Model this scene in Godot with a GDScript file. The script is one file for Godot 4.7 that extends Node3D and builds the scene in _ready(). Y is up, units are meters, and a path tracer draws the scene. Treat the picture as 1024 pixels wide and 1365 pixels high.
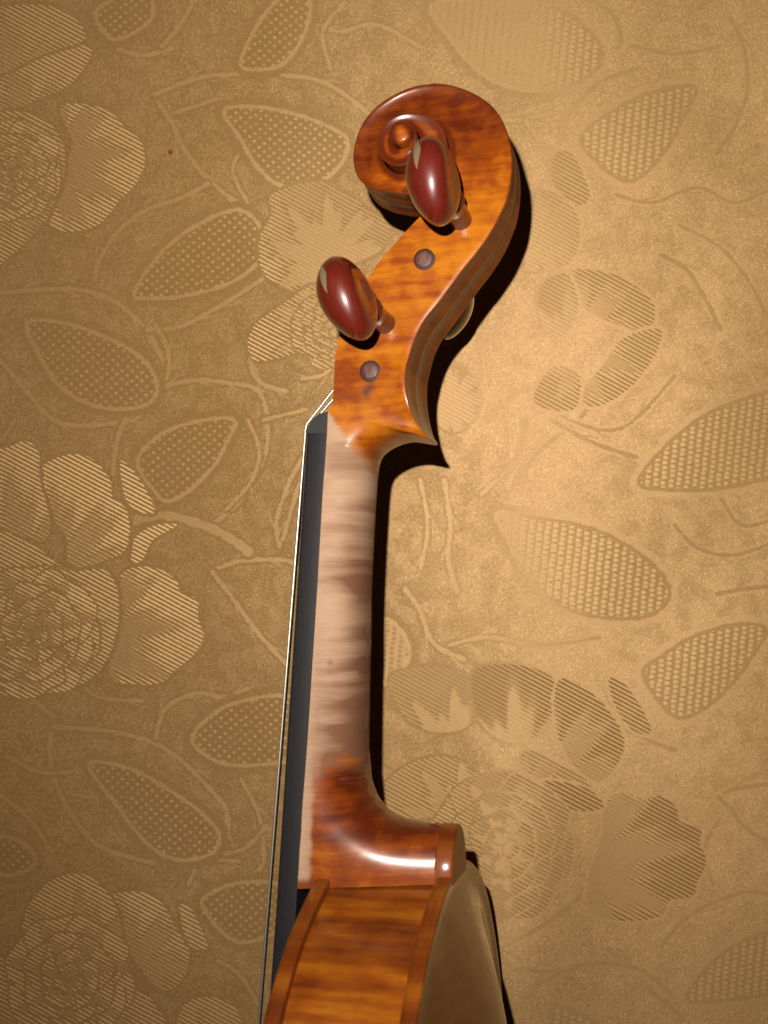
extends Node3D
# Side view of a violin's neck and scroll above a gold damask tablecloth, lit by a small flash.
# The violin is modelled in millimetres in its own frame: x = towards its back, y = sideways (towards the viewer), z = along the neck towards the body.

const LIFT := 0.0765          # height of the middle of the neck above the cloth
const EYE := 0.320            # camera above the middle of the neck

class Builder:
	var p := PackedVector3Array()
	var uv := PackedVector2Array()
	var tri := PackedInt32Array()
	var grp := PackedInt32Array()
	func v(a: Vector3, t := Vector2.ZERO) -> int:
		p.append(a)
		uv.append(t)
		return p.size() - 1
	func t3(a: int, b: int, c: int, g := 0) -> void:
		if p[a].distance_squared_to(p[b]) < 1e-9 or p[b].distance_squared_to(p[c]) < 1e-9 or p[a].distance_squared_to(p[c]) < 1e-9:
			return
		tri.append_array(PackedInt32Array([a, b, c]))
		grp.append(g)
	func q4(a: int, b: int, c: int, d: int, g := 0) -> void:
		t3(a, b, c, g)
		t3(a, c, d, g)
	# a grid of rows of points; uvs come from the function fu(point)
	func grid(rows: Array, fu: Callable, closed := false, g := 0) -> void:
		var n: int = rows[0].size()
		var first := p.size()
		for r in rows:
			for k in n:
				v(r[k], fu.call(r[k]))
		for i in rows.size() - 1:
			for k in (n if closed else n - 1):
				var k2 := (k + 1) % n
				q4(first + i * n + k, first + i * n + k2, first + (i + 1) * n + k2, first + (i + 1) * n + k, g)
	# a flat fan over a closed ring
	func fan(ring: PackedVector3Array, fu: Callable, g := 1) -> void:
		var c := Vector3.ZERO
		for a in ring:
			c += a
		c /= ring.size()
		var ci := v(c, fu.call(c))
		var first := p.size()
		for a in ring:
			v(a, fu.call(a))
		for k in ring.size():
			t3(ci, first + k, first + (k + 1) % ring.size(), g)
	func mesh() -> ArrayMesh:
		var mid := Vector3.ZERO
		for a in p:
			mid += a
		mid /= p.size()
		var vol := 0.0
		for i in range(0, tri.size(), 3):
			vol += (p[tri[i]] - mid).dot((p[tri[i + 1]] - mid).cross(p[tri[i + 2]] - mid))
		var st := SurfaceTool.new()
		st.begin(Mesh.PRIMITIVE_TRIANGLES)
		for i in range(0, tri.size(), 3):
			st.set_smooth_group(grp[i / 3])
			var order: Array = [0, 2, 1] if vol > 0 else [0, 1, 2]
			for k in order:
				st.set_uv(uv[tri[i + k]])
				st.add_vertex(p[tri[i + k]] * 0.001)
		st.generate_normals()
		st.index()
		return st.commit()

func obj(called: String, b: Builder, m: Material, parent: Node) -> MeshInstance3D:
	return put(called, b.mesh(), m, parent)

func put(called: String, mesh: Mesh, m: Material, parent: Node) -> MeshInstance3D:
	var o := MeshInstance3D.new()
	var n: int = 0
	for c in parent.get_children():
		if String(c.name).begins_with(called) and (String(c.name) == called or String(c.name).trim_prefix(called).begins_with("_0")):
			n += 1
	o.name = called if n == 0 else "%s_%03d" % [called, n]
	o.mesh = mesh
	o.material_override = null
	o.set_surface_override_material(0, m)
	parent.add_child(o, true)
	return o

func zero_uv(_a: Vector3) -> Vector2:
	return Vector2.ZERO

# Catmull-Rom through rows of numbers
func smooth_rows(rows: Array, per: int) -> Array:
	var out := []
	for i in rows.size() - 1:
		var r0: Array = rows[maxi(i - 1, 0)]
		var r1: Array = rows[i]
		var r2: Array = rows[i + 1]
		var r3: Array = rows[mini(i + 2, rows.size() - 1)]
		for s in per:
			var t := float(s) / per
			var r := []
			for k in r1.size():
				r.append(0.5 * (2.0 * r1[k] + (r2[k] - r0[k]) * t + (2.0 * r0[k] - 5.0 * r1[k] + 4.0 * r2[k] - r3[k]) * t * t + (3.0 * r1[k] - r0[k] - 3.0 * r2[k] + r3[k]) * t * t * t))
			out.append(r)
	out.append(rows[-1])
	return out

func _ready() -> void:
	setting()
	tablecloth()
	violin()

# ------------------------------------------------------------------ camera and light
func setting() -> void:
	var cam := Camera3D.new()
	cam.name = "camera"
	cam.position = Vector3(0, LIFT + EYE, 0)
	cam.rotation_degrees = Vector3(-90, 0, 0)
	cam.fov = rad_to_deg(2.0 * atan(682.5 / 1526.0))
	cam.near = 0.01
	cam.far = 20.0
	add_child(cam)
	cam.current = true
	# a compact camera focused on the cloth
	var lens := CameraAttributesPhysical.new()
	lens.exposure_aperture = 20.0
	lens.frustum_focal_length = 26.8
	lens.frustum_focus_distance = 0.385
	lens.frustum_near = 0.01
	lens.frustum_far = 20.0
	cam.attributes = lens
	cam.fov = rad_to_deg(2.0 * atan(682.5 / 1526.0))

	var we := WorldEnvironment.new()
	we.name = "environment"
	var e := Environment.new()
	e.background_mode = Environment.BG_COLOR
	e.background_color = Color(0.30, 0.25, 0.23)
	e.background_energy_multiplier = 0.12
	e.tonemap_mode = Environment.TONE_MAPPER_LINEAR
	e.tonemap_exposure = 1.0
	e.sdfgi_enabled = true
	e.ssao_enabled = true
	e.ssil_enabled = true
	we.environment = e
	add_child(we)

	# the camera's flash: a small bright source up and to the left of the lens
	var f := AreaLight3D.new()
	f.name = "flash_light"
	add_child(f)
	f.look_at_from_position(Vector3(-0.020, LIFT + EYE + 0.004, -0.037), Vector3(0.24, 0, -0.19), Vector3(0, 0, -1))
	f.area_size = Vector2(0.005, 0.003)
	f.light_color = Color(1.0, 0.96, 0.905)
	f.light_energy = 0.232
	f.area_range = 5.0
	f.shadow_enabled = true

# ------------------------------------------------------------------ the cloth
const CW := 1568
const CH := 2048
const CS := 1.4       # texels per unit of the pattern (1024 units = 264.4 mm)
const UNIT := 0.3968 / 1526.0    # metres per unit of the pattern
var cls := PackedByteArray()
var amt := PackedByteArray()
var rnd := PackedByteArray()

func curve(pts: Array, closed: bool, per := 7) -> PackedVector2Array:
	var n := pts.size() / 2
	var c := PackedVector2Array()
	for i in n:
		c.append(Vector2(pts[2 * i], pts[2 * i + 1]))
	var out := PackedVector2Array()
	for i in (n if closed else n - 1):
		var a := c[(i - 1 + n) % n] if closed else c[maxi(i - 1, 0)]
		var b := c[i]
		var d := c[(i + 1) % n]
		var e := c[(i + 2) % n] if closed else c[mini(i + 2, n - 1)]
		for s in per:
			out.append(b.cubic_interpolate(d, a, e, float(s) / per))
	if not closed:
		out.append(c[n - 1])
	return out

func stamp(x: float, y: float, r: float, k: int, s: int) -> void:
	var cx := (x + 48.0) * CS
	var cy := (y + 49.0) * CS
	var rr := r * CS
	for py in range(floori(cy - rr), ceili(cy + rr) + 1):
		var half := rr * rr - (py - cy) * (py - cy)
		if half < 0.0:
			continue
		half = sqrt(half)
		var row := posmod(py, CH) * CW
		for px in range(ceili(cx - half), floori(cx + half) + 1):
			var at := row + posmod(px, CW)
			cls[at] = k
			amt[at] = s

func stroke(line: PackedVector2Array, r: float, k: int, s: int, taper := false) -> void:
	for i in line.size() - 1:
		var steps := maxi(1, ceili(line[i].distance_to(line[i + 1]) / maxf(0.8, r * 0.5)))
		for q in steps:
			var t := (i + float(q) / steps) / (line.size() - 1)
			var c := line[i].lerp(line[i + 1], float(q) / steps)
			stamp(c.x, c.y, r * (1.0 - 0.7 * t if taper else 1.0) * (0.85 + 0.15 * sin(i * 1.7)), k, s)

func fill(poly: PackedVector2Array, k: int, s: int, hub := Vector2.INF, reach := 1.0, inner := 0.0, rays := 9.0) -> void:
	var lo := INF
	var hi := -INF
	for c in poly:
		lo = minf(lo, c.y)
		hi = maxf(hi, c.y)
	for py in range(floori((lo + 49.0) * CS), ceili((hi + 49.0) * CS)):
		var y := py / CS - 49.0
		var xs := []
		for i in poly.size():
			var a := poly[i]
			var b := poly[(i + 1) % poly.size()]
			if (a.y <= y) != (b.y <= y):
				xs.append(a.x + (y - a.y) / (b.y - a.y) * (b.x - a.x))
		xs.sort()
		var row := posmod(py, CH) * CW
		for i in range(0, xs.size() - 1, 2):
			for px in range(ceili((xs[i] + 48.0) * CS), floori((xs[i + 1] + 48.0) * CS) + 1):
				var at := row + posmod(px, CW)
				var v := s
				if hub != Vector2.INF:
					var d := Vector2(px / CS - 48.0, y) - hub
					var an := d.angle()
					var r := d.length() / reach + 0.16 * sin(an * rays) + 0.10 * sin(an * rays * 2.3 + 1.0)
					v = int(s * (inner + (1.0 - inner) * smoothstep(0.5, 0.9, r)))
				cls[at] = k
				amt[at] = v

func leaf(pts: Array, halo := 13.0) -> void:
	var c := curve(pts, true)
	if halo > 0.0:
		var wide := PackedVector2Array(c)
		wide.append(c[0])
		stroke(wide, halo, 1, 255)
	fill(c, 3, 255)
	c.append(c[0])
	stroke(c, 3.0, 2, 185)

func petal(pts: Array, hub: Vector2, reach: float, inner := 0.25, s := 220, edge := true, weave := 4) -> void:
	var c := curve(pts, true)
	if edge:
		var around := PackedVector2Array(c)
		around.append(c[0])
		stroke(around, 5.0, 1, 255)
	fill(c, weave, s, hub, reach, inner)

# a tendril with short barbs on one side
func stem(pts: Array, r := 3.4, barbs := true) -> void:
	var c := curve(pts, false)
	stroke(c, r + 4.0, 1, 255)
	stroke(c, r, 2, 175)
	if barbs:
		for i in range(5, c.size() - 3, 6):
			var d := (c[i + 1] - c[i]).normalized()
			var side := d.rotated(0.55 if (i / 6) % 3 else -0.6)
			stroke(PackedVector2Array([c[i], c[i] + side * 10.0 + d * 3.0, c[i] + side * 17.0 + d * 12.0]), r * 0.62, 2, 150, true)

func weave_pattern() -> void:
	cls.resize(CW * CH)
	amt.resize(CW * CH)
	rnd.resize(131072)
	var r := RandomNumberGenerator.new()
	r.seed = 77
	for i in rnd.size():
		rnd[i] = r.randi() & 255
	# ---- tendrils
	for s in [
		[210, 135, 230, 165, 240, 190, 265, 225, 295, 255, 330, 280, 345, 300],
		[125, 372, 132, 345, 155, 310, 195, 280, 240, 265, 278, 245],
		[-20, 392, 45, 385, 100, 385, 140, 395, 170, 415, 195, 440, 212, 470, 226, 500, 228, 525],
		[195, 440, 240, 435, 280, 415, 310, 398, 350, 372],
		[-10, 470, 30, 515, 65, 555, 100, 567, 165, 562, 190, 550, 215, 520, 225, 490, 220, 458, 205, 430],
		[150, 632, 155, 590, 170, 555, 210, 520, 255, 507, 300, 510, 345, 522, 357, 575, 347, 620, 318, 668, 285, 697],
		[280, 762, 320, 748, 380, 747, 400, 760], [282, 762, 300, 785, 322, 815, 348, 850, 383, 888],
		[372, 728, 368, 695, 384, 645, 402, 612, 420, 590], [332, 455, 335, 490, 350, 512, 382, 522],
		[70, 958, 65, 1005, 75, 1050, 100, 1095, 135, 1130, 205, 1152],
		[70, 970, 140, 975, 200, 990, 240, 1015, 280, 1055, 300, 1080, 303, 1115, 290, 1142],
		[205, 985, 220, 945, 260, 925, 300, 930, 330, 918], [70, 957, 38, 932, -5, 918], [-10, 1055, 35, 1090, 70, 1138],
		[205, 124, 265, 102, 310, 98, 410, 102, 460, 125, 500, 158],
		[780, -5, 815, 18, 828, 48, 822, 66], [747, 190, 760, 150, 800, 110, 850, 90], [975, 20, 992, 60, 998, 115, 982, 165, 955, 205],
		[592, 640, 600, 700, 597, 745, 610, 790], [540, 785, 560, 815, 578, 858, 620, 880], [957, 792, 990, 786, 1040, 780],
		[690, 640, 720, 600, 770, 560, 800, 520], [735, 560, 790, 590, 850, 610], [880, 340, 915, 360, 940, 400, 960, 440],
		[957, 1060, 985, 1050, 1040, 1042], [957, 1062, 975, 1080, 992, 1102, 1040, 1132], [862, 1315, 885, 1335, 912, 1358],
		[668, 1278, 710, 1284, 745, 1290, 778, 1312], [120, 30, 150, 60, 190, 72, 230, 62], [215, 60, 240, 30, 262, -10],
		[600, 1260, 690, 1240, 760, 1200, 775, 1180], [900, 1000, 860, 985, 800, 955]]:
		stem(s)
	stem([175, 695, 215, 687, 270, 700, 310, 720, 332, 737], 7.0, false)
	stem([430, 560, 400, 640, 376, 720], 3.0)
	for s in [
		[400, 20, 450, 40, 500, 30, 560, 60], [440, 90, 430, 40, 460, 0], [330, 560, 345, 600, 335, 640, 300, 680], [350, 560, 410, 545],
		[820, 260, 870, 270, 930, 250, 980, 270, 1030, 250], [905, 300, 960, 330, 1000, 380, 1030, 440], [700, 560, 690, 610, 640, 660], [650, 560, 700, 520, 760, 560, 830, 570, 900, 500],
		[600, 860, 650, 850, 720, 860, 800, 850], [900, 700, 930, 730, 980, 740, 1040, 720], [960, 660, 990, 700, 1040, 690], [880, 1260, 920, 1220, 990, 1190, 1040, 1195], [950, 1180, 940, 1130, 960, 1090],
		[690, 1330, 720, 1300, 780, 1280, 850, 1290, 900, 1330], [10, 1010, 50, 1030, 95, 1030], [320, 1040, 345, 1090, 350, 1150, 330, 1172], [300, 1140, 330, 1130, 355, 1100],
		[250, 1180, 270, 1150, 320, 1150], [290, 1280, 320, 1300, 345, 1340], [20, 560, 0, 590], [230, 150, 290, 130], [330, 270, 310, 230, 320, 200], [620, 150, 680, 160, 740, 150], [700, 160, 720, 190, 740, 210],
		[930, 10, 960, -10], [840, 60, 900, 70, 960, 60], [100, 905, 130, 930, 190, 935], [450, 480, 430, 500, 400, 505], [560, 640, 570, 700, 560, 760]]:
		stem(s, 2.8)
	# ---- leaves filled with an open mesh
	for s in [
		[575, 4, 650, -4, 720, 4, 770, 28, 800, 60, 798, 88, 770, 110, 730, 121, 680, 115, 640, 95, 602, 52],
		[927, 114, 872, 122, 822, 145, 773, 183, 792, 214, 830, 241, 857, 233, 887, 200, 912, 155],
		[298, 146, 340, 141, 390, 150, 430, 164, 462, 184, 455, 216, 420, 245, 375, 247, 345, 225, 320, 185],
		[178, 392, 203, 350, 240, 315, 290, 287, 322, 281, 345, 300, 350, 330, 340, 355, 300, 380, 240, 395, 196, 397],
		[35, 430, 80, 429, 140, 449, 185, 475, 206, 502, 207, 526, 190, 541, 150, 545, 110, 535, 75, 510, 50, 470],
		[312, 560, 270, 560, 220, 575, 188, 602, 184, 624, 200, 648, 220, 668, 250, 655, 285, 620, 301, 590],
		[852, 645, 882, 600, 937, 555, 992, 532, 1030, 522, 1070, 530, 1080, 590, 1060, 620, 1024, 637, 962, 651, 905, 653],
		[662, 684, 712, 690, 772, 700, 822, 719, 872, 754, 893, 785, 884, 810, 852, 824, 792, 822, 742, 804, 702, 765, 677, 720],
		[1021, 838, 977, 833, 922, 850, 882, 875, 857, 896, 878, 935, 905, 957, 937, 945, 972, 915, 1004, 872],
		[255, 990, 280, 955, 320, 936, 375, 928, 415, 940, 430, 980, 400, 1010, 370, 1018, 300, 1020],
		[117, 1020, 170, 1025, 225, 1055, 270, 1088, 291, 1115, 280, 1140, 235, 1147, 195, 1125, 155, 1075],
		[268, 1204, 295, 1185, 330, 1177, 372, 1180, 395, 1200, 385, 1230, 350, 1250, 318, 1256, 293, 1240],
		[915, 1331, 942, 1290, 982, 1260, 1024, 1244, 1060, 1250, 1070, 1290, 1060, 1315, 1024, 1326, 962, 1334],
		[320, 85, 335, 45, 360, 8, 398, -22, 413, 8, 402, 50, 376, 84, 346, 91], [128, 12, 190, -14, 202, 20, 172, 45, 145, 49],
		[732, 1335, 770, 1345, 805, 1375, 790, 1400, 742, 1392], [508, 830, 532, 838, 546, 870, 530, 902, 508, 908], [-6, 1118, 30, 1125, 46, 1150, 22, 1166, -6, 1162]]:
		leaf(s)
	# ---- flowers: petals shaded with diagonal floats
	petal([55, 625, 75, 610, 100, 605, 126, 614, 146, 640, 150, 662, 168, 680, 172, 710, 165, 735, 140, 747, 110, 756, 90, 750, 88, 720, 70, 690, 55, 660], Vector2(75, 765), 125, 0.35)
	petal([-30, 610, 10, 596, 35, 588, 52, 604, 53, 640, 66, 690, 60, 720, 30, 715, -20, 700], Vector2(20, 770), 150, 0.4)
	petal([160, 770, 185, 755, 215, 760, 236, 776, 241, 790, 262, 800, 264, 825, 271, 850, 256, 875, 230, 896, 215, 910, 180, 913, 148, 905, 146, 870, 158, 830], Vector2(120, 850), 125, 0.1)
	petal([160, 614, 186, 640, 206, 681, 182, 681, 165, 660], Vector2(200, 600), 60, 0.9)
	petal([175, 748, 180, 716, 206, 700, 236, 700, 203, 720, 190, 746], Vector2(230, 760), 40, 0.9)
	petal([-20, 720, 40, 725, 90, 760, 140, 760, 158, 800, 150, 860, 120, 905, 60, 925, -20, 910], Vector2(45, 845), 105, 0.5, 190)
	rose(Vector2(42, 842), 104.0, 1)
	petal([80, 140, 125, 140, 152, 153, 168, 172, 187, 187, 193, 215, 181, 245, 155, 272, 135, 296, 105, 307, 66, 300, 75, 250, 95, 200, 90, 175], Vector2(70, 215), 105, 0.15)
	petal([-20, 110, 50, 76, 95, 60, 122, 66, 95, 110, 40, 136, -20, 160], Vector2(20, 190), 120, 0.45, 190)
	petal([-20, 20, 40, 5, 90, 15, 112, 50, 60, 70, -20, 100], Vector2(10, 130), 110, 0.5, 160)
	petal([-20, 170, 40, 150, 78, 180, 85, 230, 60, 290, 10, 340, -20, 350], Vector2(20, 240), 90, 0.4, 170)
	petal([360, 262, 400, 244, 436, 243, 466, 260, 490, 278, 520, 300, 505, 335, 450, 360, 420, 385, 384, 386, 352, 365, 345, 322, 362, 286], Vector2(440, 345), 100, 0.2)
	petal([385, 400, 420, 380, 450, 400, 440, 440, 395, 470, 340, 480, 335, 440], Vector2(440, 430), 95, 0.4, 170)
	petal([760, 362, 812, 365, 850, 385, 872, 410, 862, 440, 812, 430, 770, 402], Vector2(765, 455), 100, 0.0)
	petal([881, 440, 868, 480, 840, 516, 800, 541, 768, 532, 800, 490, 832, 450], Vector2(760, 450), 105, 0.0)
	petal([720, 382, 754, 366, 770, 410, 748, 450, 722, 432], Vector2(760, 470), 90, 0.3, 170)
	petal([712, 536, 735, 490, 772, 500, 764, 546], Vector2(770, 470), 70, 0.3, 190)
	petal([740, 205, 765, 210, 785, 262, 760, 275, 735, 240], Vector2(700, 240), 60, 0.6, 190)
	petal([690, 270, 730, 255, 770, 290, 760, 350, 700, 360, 670, 320], Vector2(720, 320), 70, 0.5, 130)
	petal([570, 500, 620, 490, 640, 540, 610, 575, 580, 560], Vector2(600, 540), 60, 0.5, 120)
	petal([520, 905, 575, 890, 626, 905, 640, 950, 600, 977, 545, 962], Vector2(610, 1010), 105, 0.2, 200)
	petal([632, 895, 700, 888, 745, 915, 735, 970, 682, 990, 640, 962], Vector2(690, 1035), 135, 0.1, 235, true, 5)
	petal([747, 905, 796, 930, 832, 990, 800, 1042, 757, 1010, 740, 960], Vector2(720, 1050), 135, 0.1, 235, true, 5)
	petal([700, 1000, 750, 1020, 790, 1052, 740, 1064, 690, 1040], Vector2(690, 1070), 80, 0.2, 210)
	petal([505, 1060, 545, 1020, 600, 1010, 640, 1040, 600, 1080, 545, 1090], Vector2(620, 1100), 100, 0.2, 190)
	petal([812, 905, 836, 915, 868, 972, 845, 975, 822, 945], Vector2(800, 990), 80, 0.8, 220, true, 5)
	petal([807, 1070, 832, 1057, 857, 1066, 882, 1061, 902, 1077, 908, 1096, 934, 1105, 934, 1126, 942, 1150, 930, 1175, 922, 1195, 892, 1201, 882, 1219, 852, 1226, 817, 1224, 782, 1210, 785, 1160, 800, 1120], Vector2(770, 1150), 150, 0.05, 250, true, 5)
	petal([655, 1058, 720, 1040, 780, 1050, 805, 1075, 770, 1080, 720, 1062], Vector2(700, 1130), 90, 0.9, 230, true, 5)
	rose(Vector2(668, 1122), 112.0, 2)
	petal([140, 1198, 185, 1189, 215, 1204, 236, 1240, 251, 1265, 246, 1300, 216, 1321, 180, 1282, 152, 1240], Vector2(165, 1300), 110, 0.3, 220)
	petal([60, 1180, 110, 1165, 150, 1200, 160, 1260, 110, 1300, 50, 1290, 30, 1230], Vector2(110, 1300), 120, 0.3, 200)
	petal([240, 1205, 256, 1215, 276, 1262, 255, 1262, 244, 1240], Vector2(230, 1290), 70, 0.9, 210)
	petal([245, 1340, 290, 1330, 318, 1350, 320, 1400, 240, 1400], Vector2(270, 1420), 80, 0.6, 200)
	petal([-20, 1280, 60, 1300, 140, 1310, 200, 1330, 210, 1400, -20, 1400], Vector2(90, 1390), 120, 0.3, 180)
	rose(Vector2(92, 1305), 100.0, 3)
	rose(Vector2(15, 225), 78.0, 4)
	rose(Vector2(440, 440), 60.0, 5)

# the heart of a rose: rings of overlapping petals, each lighter towards its rim
func rose(c: Vector2, size: float, sd: int) -> void:
	var r := RandomNumberGenerator.new()
	r.seed = sd * 101
	for shell in 4:
		var rad: float = size * [0.78, 0.56, 0.36, 0.18][shell]
		var n: int = [7, 6, 5, 3][shell]
		for k in n:
			var an := TAU * (k + 0.37 * shell + r.randf() * 0.25) / n
			var mid := c + Vector2.from_angle(an) * rad * 0.62
			var ring := []
			for q in 12:
				var t := TAU * q / 12.0
				var w := 1.0 + 0.10 * sin(t * 4.0 + k) + r.randf() * 0.08
				var off := Vector2(cos(t) * rad * 0.46, sin(t) * rad * 0.62).rotated(an) * w
				ring.append_array([mid.x + off.x, mid.y + off.y])
			var cv := curve(ring, true)
			cv.append(cv[0])
			stroke(cv, 3.0, 1, 255)
			fill(cv, 4, 190 + r.randi() % 60, c + Vector2.from_angle(an) * rad * 0.1, rad * 1.0, 0.0, 7.0)

func cloth_material() -> StandardMaterial3D:
	weave_pattern()
	var h := PackedFloat32Array()
	h.resize(CW * CH)
	# large faint figures in the ground weave
	var cloud := noise2(90, 0.016, 3)
	var faint := PackedFloat32Array()
	faint.resize(392 * 512)
	for q in faint.size():
		faint[q] = cloud.get_noise_2d((q % 392) * 4.0, (q / 392) * 4.0)
	var tone := PackedFloat32Array()
	tone.resize(CW * CH)
	var at := 0
	for y in CH:
		var jump := (y * 7919) & 65535
		var jump2 := ((y >> 1) * 12347 + 31) & 65535
		var fy := y / CS
		for x in CW:
			var rv: float = rnd[jump + x] / 255.0
			var rc: float = rnd[(jump2 + (x >> 1)) & 131071] / 255.0
			# ragged borders: the design steps from thread to thread
			var from := clampi(at + int((rc - 0.5) * 5.0) + (CW if rv > 0.6 else 0), 0, CW * CH - 1)
			var k := cls[from]
			var m := 0.0
			var n := 1.2 * (rc - 0.5) + 0.7 * (rv - 0.5)
			var twill := (x + y) % 5
			if k == 0:
				var fg := faint[(y >> 2) * 392 + (x >> 2)] + 0.16 * (rc - 0.5)
				m = 0.30 + (0.09 if fg > 0.16 else 0.0) - (0.05 if fg < -0.14 else 0.0)
				n += 0.30 if twill < 2 else -0.22
				if rc > 0.9:
					n += 0.75  # scattered thread glints painted as lighter specks
			elif k == 1:
				m = 0.22
				n = n * 0.7 - 0.04 + (0.05 if twill < 2 else -0.05)
			elif k == 2:
				m = 0.30 + 0.42 * amt[from] / 255.0
				n = n * 0.6 + (0.2 if (2 * x + y) % 5 < 2 else -0.08)
			elif k == 3:
				# plump knots in staggered rows, sunk ground between them
				var fx := x / CS
				var cu := (fx + 0.10 * fy) / 10.6
				var cv := (fy - 0.08 * fx) / 6.6
				if fx < 530.0:
					cu = (fx + 0.05 * fy) / 6.7
					cv = (fy - 0.10 * fx) / 12.4
				var col := floori(cu)
				cv += 0.5 * (col & 1)
				var cell := floori(cv)
				var jit: float = rnd[(col * 131 + cell * 977) & 65535] / 255.0
				var jit2: float = rnd[(col * 577 + cell * 313 + 99) & 65535] / 255.0
				var du := cu - col - 0.5 + 0.14 * (jit - 0.5)
				var dv := cv - cell - 0.5 + 0.18 * (jit2 - 0.5)
				if fx < 530.0:
					m = clampf(1.12 - du * du * 5.5 - dv * dv * 24.0, 0.0, 1.0) * (0.6 + 0.45 * jit)
					n = n * 0.4 + 0.75 * m - 0.20
					m = 0.22 + 0.42 * m
				else:
					var knot := clampf(1.2 - du * du * 6.5 - dv * dv * 3.0, 0.0, 1.0)
					var hole := clampf(1.0 - (du - 0.1) * (du - 0.1) * 26.0 - (absf(dv) - 0.5) * (absf(dv) - 0.5) * 30.0, 0.0, 1.0)
					m = 0.62 - 0.42 * knot + 0.35 * hole
					n = n * 0.4 + 0.50 * knot * (0.7 + 0.5 * jit) - 0.62 * hole - 0.12
			else:
				# diagonal floats, wider where the petal is lit in the design
				var along := fy * 0.47 + x / CS * 0.88
				var ph := (fy * 0.88 - x / CS * 0.47) / 5.2 + 0.10 * (rc - 0.5)
				ph -= floorf(ph)
				var share := amt[from] / 255.0 + 0.20 * (rc - 0.5)
				m = 0.46
				n = n * 0.4 + (0.16 if (2 * x + y) % 5 < 2 else -0.08)
				var bead := 0.10 * sin(along * 2.1)
				if ph < share * 0.58:
					m = 1.15
					n += 0.10 + bead
				elif share > 0.35:
					m = 0.16
					n += -0.16 - bead * 0.5
				if k == 5:
					n -= 1.0 if m > 1.0 else -0.1
			h[at] = m
			tone[at] = m * 0.62 + n
			at += 1
	var color := PackedByteArray()
	var bend := PackedByteArray()
	color.resize(CW * CH * 3)
	bend.resize(CW * CH * 3)
	# colours of the two yarns: brown warp, gold weft
	var warp := Vector3(0.393, 0.227, 0.080)
	var weft := Vector3(0.492, 0.309, 0.125)
	var ramp := PackedByteArray()
	for i in 256:
		var c := warp.lerp(weft, (i - 80.0) / 80.0)
		var s := Color(c.x, c.y, c.z).linear_to_srgb()
		ramp.append_array(PackedByteArray([s.r8, s.g8, s.b8]))
	at = 0
	for y in CH:
		var up := posmod(y - 1, CH) * CW
		var down := ((y + 1) % CH) * CW
		for x in CW:
			var m := h[at]
			var i := clampi(int(tone[at] * 80.0 + 80.0), 0, 255) * 3
			var o := at * 3
			color[o] = ramp[i]
			color[o + 1] = ramp[i + 1]
			color[o + 2] = ramp[i + 2]
			var left := tone[at - 1] if x > 0 else tone[at + CW - 1]
			var right := tone[at + 1] if x < CW - 1 else tone[at - CW + 1]
			# the warp floats lean to the left, the weft floats to the right
			var lean := -0.25 + 0.34 * minf(m, 1.25)
			bend[o] = clampi(int(127.5 + 127.5 * (lean + (left - right) * 0.03)), 0, 255)
			bend[o + 1] = clampi(int(127.5 + 127.5 * (0.02 + (tone[down + x] - tone[up + x]) * 0.03)), 0, 255)
			bend[o + 2] = 246
			at += 1
	# a small reddish stain
	for y in range(-6, 7):
		for x in range(-5, 6):
			if x * x * 1.4 + y * y + rnd[(y + 9) * 31 + x + 7] / 20.0 < 30.0:
				var o: int = (int((203 + 49) * CS + y) * CW + int((227 + 48) * CS + x)) * 3
				color[o] = color[o] * 0.82
				color[o + 1] = color[o + 1] * 0.58
				color[o + 2] = color[o + 2] * 0.35
	var m := StandardMaterial3D.new()
	m.resource_name = "damask"
	m.albedo_texture = ImageTexture.create_from_image(Image.create_from_data(CW, CH, false, Image.FORMAT_RGB8, color))
	m.normal_enabled = true
	m.normal_scale = 1.0
	m.normal_texture = ImageTexture.create_from_image(Image.create_from_data(CW, CH, false, Image.FORMAT_RGB8, bend))
	m.metallic = 0.28
	m.anisotropy_enabled = true
	m.anisotropy = -0.6
	m.roughness = 0.55
	m.metallic_specular = 0.5
	return m

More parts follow.
